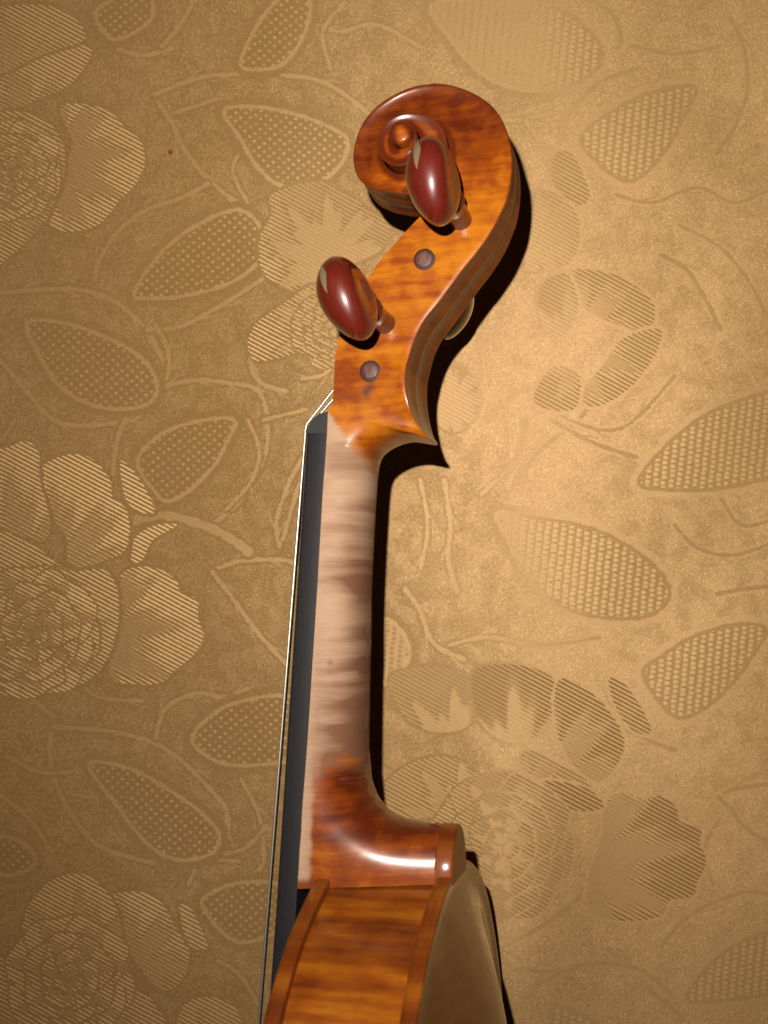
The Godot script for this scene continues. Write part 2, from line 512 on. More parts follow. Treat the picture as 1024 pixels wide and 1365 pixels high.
func tablecloth() -> void:
	var noise := FastNoiseLite.new()
	noise.seed = 11
	noise.frequency = 0.006
	noise.fractal_octaves = 2
	var nx := 160
	var nz := 200
	var x0 := -520.0
	var z0 := -420.0
	var stepx := 1040.0 / nx
	var stepz := 1300.0 / nz
	var b := Builder.new()
	var tile := Vector2(CW / CS, CH / CS) * UNIT * 1000.0
	var shift := Vector2(48.0 + 512.0, 49.0 + 682.5) * UNIT * 1000.0
	var fu := func(a: Vector3) -> Vector2: return Vector2((a.x + shift.x) / tile.x, (a.z + shift.y) / tile.y)
	var rows := []
	for j in nz + 1:
		var r := PackedVector3Array()
		for i in nx + 1:
			var x := x0 + i * stepx
			var z := z0 + j * stepz
			# soft waves, and a rumple where the body lies
			var rise := 8.0 * exp(-pow((x - 42.0) / 32.0, 2.0) - pow((z - 150.0) / 56.0, 2.0))
			r.append(Vector3(x, noise.get_noise_2d(x, z) * 2.2 + noise.get_noise_2d(x * 3.1 + 500.0, z * 3.1) * 0.35 - 0.8 + rise, z))
		rows.append(r)
	b.grid(rows, fu)
	# the underside, one millimetre below, and the edges
	var under := []
	for j in [0, nz / 2, nz]:
		var r := PackedVector3Array()
		for i in [0, nx / 2, nx]:
			r.append(Vector3(x0 + i * stepx, -4.0, z0 + j * stepz))
		r.reverse()
		under.append(r)
	b.grid(under, fu, false, 1)
	var edge := PackedVector3Array()
	for i in nx + 1: edge.append(rows[0][i])
	for j in range(1, nz + 1): edge.append(rows[j][nx])
	for i in range(nx - 1, -1, -1): edge.append(rows[nz][i])
	for j in range(nz - 1, 0, -1): edge.append(rows[j][0])
	var low := PackedVector3Array()
	for a in edge: low.append(Vector3(a.x, -4.0, a.z))
	b.grid([low, edge], fu, true, 2)
	var o := obj("tablecloth", b, cloth_material(), self)
	o.set_meta("label", "gold damask tablecloth woven with roses and mesh-filled leaves, spread under the violin")
	o.set_meta("category", "tablecloth")

# ------------------------------------------------------------------ wood
func mixc(a: Vector3, b: Vector3, t: float) -> Vector3:
	return a.lerp(b, clampf(t, 0.0, 1.0))

func noise2(s: int, f: float, oct := 3) -> FastNoiseLite:
	var n := FastNoiseLite.new()
	n.seed = s
	n.noise_type = FastNoiseLite.TYPE_SIMPLEX
	n.frequency = f
	n.fractal_octaves = oct
	return n

const TX := -26.0
const TZ := -126.0
const TW := 72.0
const TH := 234.0

func neck_uv(a: Vector3) -> Vector2:
	return Vector2((a.x - TX) / TW, (a.z - TZ) / TH)

# flutes and volute steps: a darker band with their shade painted in
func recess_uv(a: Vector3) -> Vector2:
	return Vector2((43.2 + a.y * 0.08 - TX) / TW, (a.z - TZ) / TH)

func blot(x: float, z: float, cx: float, cz: float, rx: float, rz: float) -> float:
	var d := pow((x - cx) / rx, 2.0) + pow((z - cz) / rz, 2.0)
	return exp(-d)

# figured maple: varnished scroll and heel, bare and hand-worn neck between them
func neck_material() -> StandardMaterial3D:
	var w := 504
	var h := 1638
	var color := PackedByteArray()
	var gloss := PackedByteArray()
	color.resize(w * h * 3)
	gloss.resize(w * h * 3)
	var big := noise2(3, 0.045)
	var flame := noise2(4, 1.0, 2)
	var fine := noise2(6, 1.0, 2)
	var patch := noise2(8, 0.11, 3)
	var steps := PackedVector2Array()
	for c in [[8.8, -87.2], [13.0, -87.1], [16.2, -88.2], [19.6, -91.6], [21.0, -96.0], [20.9, -99.8], [19.6, -103.5], [16.5, -106.6], [12.2, -108.1], [8.3, -107.9], [4.8, -106.2], [2.5, -102.9], [1.9, -99.0], [3.4, -95.3], [6.8, -92.9], [10.2, -92.9], [13.0, -95.3], [13.9, -98.6], [12.9, -101.8], [11.1, -103.6], [8.6, -104.0], [6.9, -102.6], [6.4, -100.4], [7.0, -98.2]]:
		steps.append(Vector2(c[0], c[1]))
	var at := 0
	for j in h:
		var z := TZ + (j + 0.5) * TH / h
		for i in w:
			var x := TX + (i + 0.5) * TW / w
			var warpz := z + 2.2 * big.get_noise_2d(x * 2.0, z) + x * 0.06
			var fl := 0.5 + 0.55 * flame.get_noise_2d(x * 0.012, (z + 0.5 * big.get_noise_2d(x, z) + x * 0.05) * 0.21)
			var fi := fine.get_noise_2d(x * 0.12, z * 0.9)
			var pa := 0.5 + 0.7 * patch.get_noise_2d(x, z)
			# varnish: gold where thin, red-brown where thick
			var deep := 0.10 + 0.40 * fl + 0.10 * fi + 0.35 * (pa - 0.5)
			deep += 0.58 * smoothstep(-86.0, -100.0, z + 0.25 * x - 4.0)      # the head is darker than the cheeks
			deep += 0.30 * smoothstep(-44.0, -36.0, z) * smoothstep(2.0, -8.0, x) * smoothstep(-26.0, -32.0, z)
			deep += 0.55 * smoothstep(66.0, 74.0, z) * smoothstep(-16.0, -4.0, x) * smoothstep(96.0, 84.0, z)
			deep += 0.24 * smoothstep(66.0, 78.0, z) + 0.5 * blot(x, z, -7.0, 71.5, 7.0, 3.0)
			deep += 0.5 * blot(x, z, 4.0, -16.0, 5.0, 5.0) + 0.4 * blot(x, z, -1.0, -13.0, 3.0, 5.0)
			deep -= 0.22 * blot(x, z, 26.0, -68.0, 9.0, 9.0) + 0.25 * blot(x, z, -3.0, -24.0, 6.0, 3.5) + 0.25 * blot(x, z, 6.0, 93.0, 14.0, 4.0)
			if z < -84.0 and z > -112.0 and x > -2.0 and x < 25.0:
				var near := 9.0
				for q in steps.size() - 1:
					near = minf(near, Geometry2D.get_closest_point_to_segment(Vector2(x, z), steps[q], steps[q + 1]).distance_to(Vector2(x, z)))
				deep += 0.75 * smoothstep(2.4, 0.3, near) - 0.35 * smoothstep(1.6, 3.0, near) * smoothstep(11.0, 6.0, Vector2(x - 8.0, z + 98.0).length())  # shade of the step groove painted into the varnish colour
			var c := mixc(Vector3(0.45, 0.142, 0.005), Vector3(0.275, 0.056, 0.003), deep * 2.0)
			c = mixc(c, Vector3(0.105, 0.015, 0.003), (deep - 0.42) * 1.5)
			if x > 40.5:  # band for spine and step walls, their unlit darkness put into the colour
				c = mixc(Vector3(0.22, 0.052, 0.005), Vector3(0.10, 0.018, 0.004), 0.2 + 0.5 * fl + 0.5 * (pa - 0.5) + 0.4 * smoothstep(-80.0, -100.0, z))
			# dark smear under the lower peg end
			c = mixc(c, Vector3(0.07, 0.035, 0.035), 0.85 * blot(x, z, -1.9, -31.8, 1.2, 1.6) + 0.5 * blot(x, z, -0.6, -33.0, 1.0, 1.2))
			# bare neck
			var nutline := z + 27.5 - (x + 13.0) * 1.38
			var edge_w := 1.0 + 0.28 * maxf(0.0, x + 13.0)
			nutline = maxf(nutline, (z + 9.0) if x > -5.0 else nutline)
			var bare := smoothstep(-edge_w, edge_w * 1.2, nutline + 1.2 * fi + 1.6 * (pa - 0.5))
			var end := 70.5 + 4.0 * (pa - 0.5) + 2.5 * fi
			var strip := smoothstep(-14.2, -15.8, x + 0.03 * (z - 70.0) + 0.8 * (pa - 0.5))
			bare *= maxf(1.0 - smoothstep(end - 6.0, end + 3.0, z), strip * (1.0 - smoothstep(96.5, 99.0, z)))
			var band := smoothstep(0.3, 0.95, 0.5 + 0.75 * flame.get_noise_2d(x * 0.02 + 9.0, (z + 0.03 * x) * 0.11 + 40.0))
			var grime := 0.66 * band * smoothstep(-18.0, -8.0, x)
			grime += 0.7 * blot(x, z, -6.0, 20.0, 4.2, 1.6) + 0.4 * blot(x, z, -5.2, 24.5, 2.0, 4.0) + 0.35 * blot(x, z, -13.0, 19.5, 5.0, 1.3)
			grime += 0.35 * blot(x, z, -6.6, 2.4, 4.0, 1.4) + 0.4 * blot(x, z, -7.0, 10.6, 5.0, 1.5) + 0.5 * blot(x, z, -9.0, 47.3, 7.0, 0.9) + 0.6 * blot(x, z, -11.4, 41.3, 0.7, 0.7)
			grime += 0.7 * blot(x, z, -4.8, 43.0, 0.8, 3.0) + 0.4 * blot(x, z, -6.0, 58.0, 4.0, 8.0) + 0.5 * smoothstep(58.0, 72.0, z) * smoothstep(-15.0, -11.0, x)
			grime += 0.42 * smoothstep(26.0, 66.0, z) * smoothstep(-18.5, -14.0, x)
			grime += 0.30 * smoothstep(-9.5, -5.0, x) * smoothstep(-2.0, 8.0, z)
			var raw := mixc(Vector3(0.45, 0.288, 0.188), Vector3(0.20, 0.092, 0.052), grime + 0.11 * fi + 0.14 * (pa - 0.5))
			c = mixc(c, raw, bare)
			var s := Color(c.x, c.y, c.z).linear_to_srgb()
			color[at] = s.r8
			color[at + 1] = s.g8
			color[at + 2] = s.b8
			gloss[at] = int(255.0 * clampf(1.0 - bare, 0.0, 1.0))
			gloss[at + 1] = int(255.0 * clampf(0.42 + 0.22 * bare + 0.06 * fi, 0.0, 1.0))
			gloss[at + 2] = 0
			at += 3
	var m := StandardMaterial3D.new()
	m.resource_name = "maple"
	var g := ImageTexture.create_from_image(Image.create_from_data(w, h, false, Image.FORMAT_RGB8, gloss))
	m.albedo_texture = ImageTexture.create_from_image(Image.create_from_data(w, h, false, Image.FORMAT_RGB8, color))
	m.roughness = 1.0
	m.roughness_texture = g
	m.roughness_texture_channel = BaseMaterial3D.TEXTURE_CHANNEL_GREEN
	m.clearcoat_enabled = true
	m.metallic_specular = 0.25
	m.clearcoat = 0.6
	m.clearcoat_roughness = 0.24
	m.clearcoat_texture = g
	m.texture_repeat = false
	return m

# varnished figured wood whose flames run across u; u = millimetres / 128, v = millimetres / 128
func flamed(seed_n: int, gold: Vector3, mid: Vector3, dark: Vector3, bias: float, coat_rough := 0.14) -> StandardMaterial3D:
	var n := 512
	var a := noise2(seed_n, 1.0, 3)
	var b := noise2(seed_n + 1, 0.02, 3)
	var f := noise2(seed_n + 2, 1.0, 2)
	var color := PackedByteArray()
	color.resize(n * n * 3)
	var at := 0
	for j in n:
		for i in n:
			var u := i * 0.25
			var v := j * 0.25
			var fl := 0.5 + 0.46 * a.get_noise_2d((u + 0.6 * b.get_noise_2d(i * 0.5, j * 0.5)) * 0.13, v * 0.013)
			var t := bias + fl + 0.30 * b.get_noise_2d(i * 0.9, j * 0.7) + 0.07 * f.get_noise_2d(u * 0.9, v * 0.14)
			var c := mixc(gold, mid, t * 2.0)
			c = mixc(c, dark, t * 2.0 - 1.0)
			var s := Color(c.x, c.y, c.z).linear_to_srgb()
			color[at] = s.r8
			color[at + 1] = s.g8
			color[at + 2] = s.b8
			at += 3
	var m := StandardMaterial3D.new()
	m.resource_name = "varnish"
	m.albedo_texture = ImageTexture.create_from_image(Image.create_from_data(n, n, false, Image.FORMAT_RGB8, color))
	m.roughness = 0.5
	m.clearcoat_enabled = true
	m.clearcoat = 1.0
	m.clearcoat_roughness = coat_rough
	return m

func plain(c: Vector3, rough: float, metal := 0.0, coat := 0.0) -> StandardMaterial3D:
	var m := StandardMaterial3D.new()
	m.albedo_color = Color(c.x, c.y, c.z).linear_to_srgb()
	m.roughness = rough
	m.metallic = metal
	if coat > 0.0:
		m.clearcoat_enabled = true
		m.clearcoat = coat
		m.clearcoat_roughness = 0.1
	return m

# dark or red turned wood with streaks along the grain, without needing UVs
func streaked(seed_n: int, c: Vector3, d: Vector3, rough: float, coat: float) -> StandardMaterial3D:
	var n := noise2(seed_n, 1.0, 3)
	var im := Image.create(128, 128, false, Image.FORMAT_RGB8)
	for y in 128:
		for x in 128:
			var e := mixc(c, d, 0.5 + 0.9 * n.get_noise_2d(x * 0.16, y * 0.03))
			im.set_pixel(x, y, Color(e.x, e.y, e.z).linear_to_srgb())
	var m := plain(Vector3.ONE, rough, 0.0, coat)
	m.albedo_texture = ImageTexture.create_from_image(im)
	m.uv1_triplanar = true
	m.uv1_scale = Vector3(45, 45, 45)
	return m

# ------------------------------------------------------------------ the violin
func seam(z: float) -> float:
	return -12.9 - 0.0497 * (z + 25.0)

func half_width(z: float) -> float:
	return 12.0 + maxf(0.0, z + 27.0) * 0.0405

# one ring of the neck-and-scroll: near face from the front (f) to the back (b), the spine, the far face
# r = [b.x, b.z, half-width at the back, f.x, f.z, half-width at the front, roundness exponent, depth of the flutes]
func ring(r: Array) -> PackedVector3Array:
	var b := Vector2(r[0], r[1])
	var f := Vector2(r[3], r[4])
	var out := (b - f).normalized()
	var wb := maxf(0.0, r[2])
	var wf: float = r[5]
	var n: float = r[6]
	var half := PackedVector3Array()
	var length := b.distance_to(f)
	for i in 15:
		var th := PI / 2.0 * i / 14.0
		var q := pow(sin(th), 2.0 / n)
		var c := f.lerp(b, q)
		var e := pow(cos(th), 2.0 / n)
		# flat cheek, straight from edge to edge, where the exponent is high
		var flat := smoothstep(4.4, 7.2, n) * smoothstep(0.5, 0.95, wb / wf)
		var ql := i / 14.0
		q = lerpf(q, ql * (1.0 - 0.45 / length), flat)
		c = f.lerp(b, q)
		e = lerpf(e, 1.0 - ql, flat)
		var dish := 1.2 * pow(sin(PI * pow(1.0 - ql, 0.75)), 1.0) * smoothstep(-92.0, -106.0, r[1] - 0.35 * (38.0 - r[0])) if r[1] < -80.0 else 0.0
		half.append(Vector3(c.x, wb + (wf - wb) * e - dish, c.y))
	var flute: float = minf(0.95, wb * 0.11) * r[7]
	var steps := [0.985, 0.93, 0.87, 0.78, 0.67, 0.55, 0.43, 0.32, 0.22, 0.13, 0.06]
	for s in steps:
		var w: float = wb * s
		if s > 0.95:
			w = maxf(wb - 0.35, 0.0)
		var g: float = clampf((0.93 - s) / 0.88, 0.0, 1.0)
		var o: float = -flute * sin(PI * pow(g, 0.9)) - 0.15 * flute * (1.0 - s)
		var c: Vector2 = b + out * o
		half.append(Vector3(c.x, w, c.y))
	var all := PackedVector3Array(half)
	for i in range(half.size() - 1, -1, -1):
		all.append(half[i] * Vector3(1, -1, 1))
	return all

func neck_and_scroll() -> Builder:
	var m := Builder.new()
	# ---- from the heel up the neck to the chin of the pegbox
	var rows := []
	for s in [[16.3, 98.4, 10.5, -19.2, 100.0, 17.0, 1.5], [16.3, 95.0, 10.2, -19.1, 98.8, 16.9, 1.6], [16.3, 91.0, 8.8, -19.0, 97.6, 16.8, 1.7], [16.3, 87.5, 6.2, -18.9, 96.4, 16.7, 1.8], [16.0, 85.1, 0.6, -18.8, 95.0, 16.6, 1.9], [12.8, 84.9, 0, -18.7, 93.0, 16.6, 1.95],
		[9.4, 84.6, 0, -18.6, 90.5, 16.5, 2.0], [5.7, 84.1, 0, -18.4, 88.0, 16.4, 2.0], [2.8, 83.1, 0, -18.2, 85.0, 16.3, 2.05], [0.4, 81.6, 0, -18.1, 82.0, 16.2, 2.2], [-2.4, 78.6, 0, -17.9, 78.0, 16.1, 2.2], [-4.2, 74.5, 0, -17.6, 73.0, 15.9, 2.2], [-5.1, 66.0, 0, -17.2, 65.0, 15.6, 2.25],
		[-4.9, 53.0, 0, -16.6, 53.0, 15.1, 2.3], [-4.7, 40.5, 0, -16.0, 40.5, 14.7, 2.3], [-4.3, 22.0, 0, -15.1, 22.0, 13.9, 2.3], [-3.5, 6.0, 0, -14.4, 6.0, 13.3, 2.3], [-2.8, -5.0, 0, -13.9, -5.0, 12.9, 2.35], [-2.2, -12.5, 0, -13.5, -11.5, 12.6, 2.4], [-1.4, -15.6, 0, -13.3, -15.5, 12.4, 2.55],
		[-0.1, -17.2, 0, -13.15, -18.5, 12.3, 2.7], [2.3, -18.7, 0, -13.0, -21.0, 12.2, 2.9], [5.3, -19.8, 0, -12.95, -23.2, 12.15, 3.15], [8.7, -20.2, 0, -12.9, -25.0, 12.1, 3.4], [11.8, -19.7, 0.0, -12.85, -26.3, 12.1, 3.7], [14.2, -19.2, 0.0, -12.6, -27.1, 12.1, 4.0]]:
		var r: Array = s.duplicate()
		r.append(0.0)
		rows.append(r)
	# ---- the pegbox and the first turn of the scroll
	var up := [[13.8, -20.1, 5.0, -12.3, -27.6, 12.1], [12.9, -21.1, 8.5, -11.9, -28.2, 12.1], [12.0, -22.6, 11.0, -11.6, -29.2, 12.1], [10.9, -25.2, 13.0, -11.4, -30.8, 12.1], [10.0, -28.9, 14.0, -11.3, -33.0, 12.15], [9.5, -33.3, 14.1, -11.1, -36.0, 12.2], [9.7, -37.6, 13.5, -10.9, -39.2, 12.3], [10.4, -40.6, 12.8, -10.7, -42.0, 12.3],
		[12.0, -46.0, 12.3, -9.6, -47.8, 12.3], [14.5, -50.7, 12.0, -7.5, -52.7, 12.0], [18.0, -55.0, 11.8, -4.5, -58.6, 11.8], [21.9, -60.0, 11.6, -1.1, -64.5, 11.6], [25.8, -65.1, 11.4, 2.5, -69.3, 11.4], [29.0, -68.9, 11.2, 5.3, -72.3, 11.2], [32.9, -74.5, 10.8, 9.2, -76.4, 11.0], [35.3, -79.4, 10.3, 12.0, -79.2, 10.8], [36.9, -83.5, 9.7, 15.0, -82.4, 10.4],
		[38.0, -89.5, 8.8, 18.8, -89.0, 9.8], [38.1, -95.6, 8.0, 20.7, -95.2, 9.2], [37.3, -100.6, 7.5, 20.7, -99.6, 8.7], [35.1, -106.9, 7.0, 19.7, -103.3, 8.2], [31.9, -111.7, 6.6, 18.2, -104.9, 7.8], [27.3, -115.5, 6.3, 16.5, -106.6, 7.5], [22.0, -118.3, 6.1, 14.4, -107.3, 7.3], [16.9, -119.8, 6.0, 12.4, -108.1, 7.2], [13.0, -119.9, 6.0, 11.0, -108.0, 7.2], [9.9, -119.6, 6.1, 9.8, -108.0, 7.2],
		[5.5, -118.3, 6.2, 8.0, -107.7, 7.3], [0.5, -115.6, 6.5, 6.0, -106.7, 7.5], [-2.9, -112.4, 6.8, 4.4, -105.6, 7.8], [-5.5, -108.1, 7.1, 3.1, -103.9, 8.1], [-6.9, -102.8, 7.5, 2.2, -101.7, 8.4], [-7.0, -98.9, 7.8, 1.9, -99.6, 8.8], [-6.0, -94.9, 8.1, 2.1, -97.6, 9.1], [-3.5, -91.5, 8.5, 3.1, -95.6, 9.5], [0.7, -89.1, 9.0, 4.6, -94.0, 9.8], [5.1, -87.9, 9.4, 6.7, -92.8, 10.2], [8.8, -87.1, 9.8, 9.1, -92.6, 10.6], [12.4, -87.2, 10.3, 11.5, -93.6, 11.0]]
	for k in up.size():
		var r: Array = up[k].duplicate()
		r.append(minf(9.0, 4.3 + k * 0.45))
		r.append(clampf((k - 0.5) / 5.0, 0.0, 1.0) * (1.0 if k < 33 else 1.0 - (k - 33) / 8.0))
		rows.append(r)
	var sm := smooth_rows(rows, 4)
	var rings := []
	for r in sm:
		rings.append(ring(r))
	# the heel swells with its depth inside the outline of the neck's back
	for i in 60:
		var a: PackedVector3Array = rings[i]
		var share := smoothstep(60.0, 44.0, i)
		for k in a.size():
			a[k].y = lerpf(a[k].y, signf(a[k].y + (0.001 if k < a.size() / 2 else -0.001)) * heel_width(a[k].x, a[k].z), share)
		rings[i] = a
	# the rasp: soften the way from the neck into the cheeks
	for pass_n in 14:
		for i in range(66, 124):
			var a: PackedVector3Array = rings[i - 1]
			var b: PackedVector3Array = rings[i]
			var c: PackedVector3Array = rings[i + 1]
			for k in b.size():
				if k < 13 or k >= b.size() - 13:
					b[k].y = lerpf(b[k].y, 0.5 * (a[k].y + c[k].y), 0.5)
			rings[i] = b
	m.grid(rings.map(func(r): return r.slice(0, 15)), neck_uv)
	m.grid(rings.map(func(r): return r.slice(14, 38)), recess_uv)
	m.grid(rings.map(func(r): return r.slice(37, 52)), neck_uv)
	# front faces: flat under the fingerboard, an open trough in the pegbox
	var n: int = rings[0].size()
	var front := []
	var last := 0
	for k in sm.size():
		var f: Vector3 = rings[k][0]
		var nxt: Vector3 = rings[mini(k + 1, sm.size() - 1)][0]
		if k > 0 and f.x > 17.0 and f.z < -85.0:
			break
		var trough := smoothstep(-29.0, -33.0, f.z) * smoothstep(-86.0, -82.0, f.z)
		var inward := Vector3(sm[k][0] - sm[k][3], 0, sm[k][1] - sm[k][4]).normalized() * 13.0 * trough
		var line := PackedVector3Array([f])
		var iw := f.y - 4.6
		line.append(Vector3(f.x, iw, f.z))
		line.append(Vector3(f.x, iw - 0.2, f.z) + inward)
		line.append(Vector3(f.x, -iw + 0.2, f.z) + inward)
		line.append(Vector3(f.x, -iw, f.z))
		line.append(f * Vector3(1, -1, 1))
		front.append(line)
		last = k
	m.grid(front, neck_uv, false, 2)
	m.fan(rings[0], neck_uv, 3)
	# ---- the inner turn: a raised step on either side, winding up to the eye
	var turn := [[10.0, -86.9, 10.0, 10.5, -94.0, 11.0], [13.0, -87.1, 10.4, 11.8, -94.6, 11.2], [16.2, -88.2, 10.8, 13.0, -95.4, 11.5], [19.6, -91.6, 11.3, 14.0, -97.0, 12.0], [21.0, -96.0, 11.7, 14.3, -99.0, 12.6], [20.9, -99.8, 12.0, 13.8, -100.8, 13.0], [19.6, -103.5, 12.4, 13.0, -102.2, 13.4], [16.5, -106.6, 12.8, 12.0, -103.2, 13.8], [12.2, -108.1, 13.3, 10.6, -104.0, 14.2], [8.3, -107.9, 13.8, 8.6, -104.3, 14.6],
		[4.8, -106.2, 14.2, 7.2, -103.3, 14.9], [2.5, -102.9, 14.5, 6.5, -101.5, 15.1], [1.9, -99.0, 14.8, 6.7, -99.0, 15.4], [3.4, -95.3, 15.1, 8.0, -97.3, 15.7], [6.8, -92.9, 15.4, 9.4, -96.9, 16.0], [10.2, -92.9, 15.7, 10.7, -97.1, 16.3], [13.0, -95.3, 16.0, 11.8, -98.2, 16.6], [13.9, -98.6, 16.4, 12.1, -99.8, 16.9], [12.9, -101.8, 16.8, 11.6, -101.4, 17.2], [11.1, -103.6, 17.2, 10.2, -102.2, 17.5], [8.6, -104.0, 17.5, 9.0, -102.0, 17.8], [6.9, -102.6, 17.9, 8.0, -101.0, 18.1], [6.4, -100.4, 18.3, 8.0, -100.2, 18.5], [7.0, -98.2, 18.6, 8.6, -99.2, 18.8], [9.2, -97.0, 18.9, 9.4, -99.0, 19.0]]
	for side in [1.0, -1.0]:
		var lines := []
		for r in smooth_rows(turn, 4):
			var b := Vector2(r[0], r[1])
			var f := Vector2(r[3], r[4])
			var line := PackedVector3Array()
			for i in 9:
				var q := i / 8.0
				var c := f.lerp(b, q * 0.94)
				line.append(Vector3(c.x, side * (lerpf(r[5], r[2], q) + 1.0 - 1.0 * sin(PI * pow(q, 0.8))), c.y))
			for d in [[0.985, 0.12], [1.0, 0.45], [0.97, 1.2], [0.93, 2.2], [0.90, 3.4], [0.92, 5.0], [0.95, 8.4]]:
				var c := f.lerp(b, d[0])
				line.append(Vector3(c.x, side * (r[2] + 1.0 - d[1]), c.y))
			lines.append(line)
		m.grid(lines.map(func(r): return r.slice(0, 9)), neck_uv, false, 4 if side > 0 else 6)
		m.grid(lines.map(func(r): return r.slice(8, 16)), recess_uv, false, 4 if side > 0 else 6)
	# the eye: a small domed boss on either side
	for side in [1.0, -1.0]:
		var lines := []
		for d in [[3.1, 12.0], [3.0, 19.6], [2.95, 20.2], [2.75, 20.6], [2.3, 20.8], [1.4, 20.95], [0.7, 21.0], [0.01, 21.02]]:
			var line := PackedVector3Array()
			for k in 24:
				var an: float = TAU * k / 24.0 * side
				line.append(Vector3(9.6 + d[0] * cos(an), side * d[1], -100.2 + d[0] * sin(an)))
			lines.append(line)
		m.grid(lines, neck_uv, true, 5)
	return m

const BACK_LINE := [[-4.7, 40.0], [-4.9, 53.0], [-5.1, 66.0], [-4.2, 74.5], [-2.4, 78.6], [0.4, 81.6], [2.8, 83.1], [5.7, 84.1], [9.4, 84.6], [12.8, 84.9], [16.3, 85.1], [32.0, 85.3]]

func heel_width(x: float, z: float) -> float:
	var best := 99.0
	var q := Vector2(x, z)
	for i in BACK_LINE.size() - 1:
		var c := Geometry2D.get_closest_point_to_segment(q, Vector2(BACK_LINE[i][0], BACK_LINE[i][1]), Vector2(BACK_LINE[i + 1][0], BACK_LINE[i + 1][1]))
		best = minf(best, c.distance_to(q))
	var heel := smoothstep(62.0, 86.0, z)
	var wide := lerpf(half_width(z), lerpf(17.0, 10.6, clampf((x + 19.2) / 35.5, 0.0, 1.0)), heel)
	var n := 2.25
	var t := 1.0 - clampf(best / lerpf(12.3, 13.2, heel), 0.0, 1.0)
	return wide * pow(1.0 - pow(t, n), 1.0 / n)

func fingerboard_shape() -> Builder:
	var m := Builder.new()
	var rows := []
	for z in [-21.0, -20.6, 0.0, 30.0, 60.0, 98.0, 140.0, 180.0, 220.0, 244.0]:
		var w := half_width(z)
		var s := seam(z)
		var r := PackedVector3Array([Vector3(s, w, z), Vector3(s - 4.9, w, z), Vector3(s - 5.3, w - 0.15, z), Vector3(s - 5.6, w - 0.7, z)])
		for k in range(1, 12):
			var y := w * (1.0 - k / 6.0)
			r.append(Vector3(s - 5.6 - 3.0 * (1.0 - y * y / (w * w)), y * 0.95, z))
		r.append_array(PackedVector3Array([Vector3(s - 5.6, -w + 0.7, z), Vector3(s - 5.3, -w + 0.15, z), Vector3(s - 4.9, -w, z), Vector3(s, -w, z)]))
		rows.append(r)
	m.grid(rows, zero_uv)
	# the underside, hollowed only past the neck
	var low := []
	for r in rows:
		low.append(PackedVector3Array([r[r.size() - 1], Vector3(r[0].x, 0, r[0].z), r[0]]))
	m.grid(low, zero_uv, false, 1)
	m.fan(rows[0], zero_uv, 2)
	m.fan(rows[-1], zero_uv, 3)
	return m

func nut_shape() -> Builder:
	var m := Builder.new()
	var prof := [Vector2(-13.0, -21.05), Vector2(-18.7, -21.05), Vector2(-18.75, -21.9), Vector2(-18.5, -23.0), Vector2(-17.8, -24.3), Vector2(-16.9, -25.3), Vector2(-15.9, -26.1), Vector2(-14.8, -26.55), Vector2(-13.7, -26.75), Vector2(-13.0, -26.9)]
	var rows := []
	for k in 13:
		var y := 12.05 * (1.0 - k / 6.0)
		var lift := 3.0 * (1.0 - y * y / 145.0)
		var r := PackedVector3Array()
		for c in prof:
			var up: float = clampf((-13.0 - c.x) / 5.7, 0.0, 1.0)
			r.append(Vector3(c.x - lift * up * up, y, c.y))
		rows.append(r)
	m.grid(rows, zero_uv, true)
	m.fan(rows[0], zero_uv, 1)
	m.fan(rows[-1], zero_uv, 2)
	return m

# a round bar along a line of points
func bar(m: Builder, pts: PackedVector3Array, rad: float, sides := 10) -> void:
	var rows := []
	for i in pts.size():
		var d := (pts[mini(i + 1, pts.size() - 1)] - pts[maxi(i - 1, 0)]).normalized()
		var a := d.cross(Vector3(0.3, 0.9, 0.2)).normalized()
		var b := d.cross(a)
		var r := PackedVector3Array()
		for k in sides:
			r.append(pts[i] + (a * cos(TAU * k / sides) + b * sin(TAU * k / sides)) * rad)
		rows.append(r)
	m.grid(rows, zero_uv, true)
	m.fan(rows[0], zero_uv, 1)
	m.fan(rows[-1], zero_uv, 2)

# a shape turned about an axis: list of [distance along the axis, radius]
func turned(m: Builder, base: Vector3, axis: Vector3, prof: Array, sides := 28, g := 0) -> void:
	var a := axis.cross(Vector3(0, 0, 1)).normalized()
	var b := axis.cross(a)
	var rows := []
	for d in prof:
		var r := PackedVector3Array()
		for k in sides:
			r.append(base + axis * d[0] + (a * cos(TAU * k / sides) + b * sin(TAU * k / sides)) * d[1])
		rows.append(r)
	m.grid(rows, zero_uv, true, g)
	m.fan(rows[0], zero_uv, g + 1)
	m.fan(rows[-1], zero_uv, g + 2)

func head_at(u: float, v: float, side: float) -> Vector3:
	# u along the long way of the thumb piece, v along the peg's axis, in half-sizes; thickness from a rounded rim and a slight hollow
	var rho := minf(1.0, sqrt(u * u + v * v))
	var t := sqrt(maxf(0.0, 1.0 - pow(rho, 2.5))) * 6.9
	if side < 0.0:
		t = sqrt(maxf(0.0, 1.0 - pow(rho, 4.6))) * (4.0 + 0.9 * smoothstep(0.0, 0.85, rho))
	var slim := 1.0 - 0.16 * u
	return Vector3(u * 11.6, v * 9.8 * slim, side * t * (1.04 - 0.10 * u) * (1.0 - 0.30 * u * u))

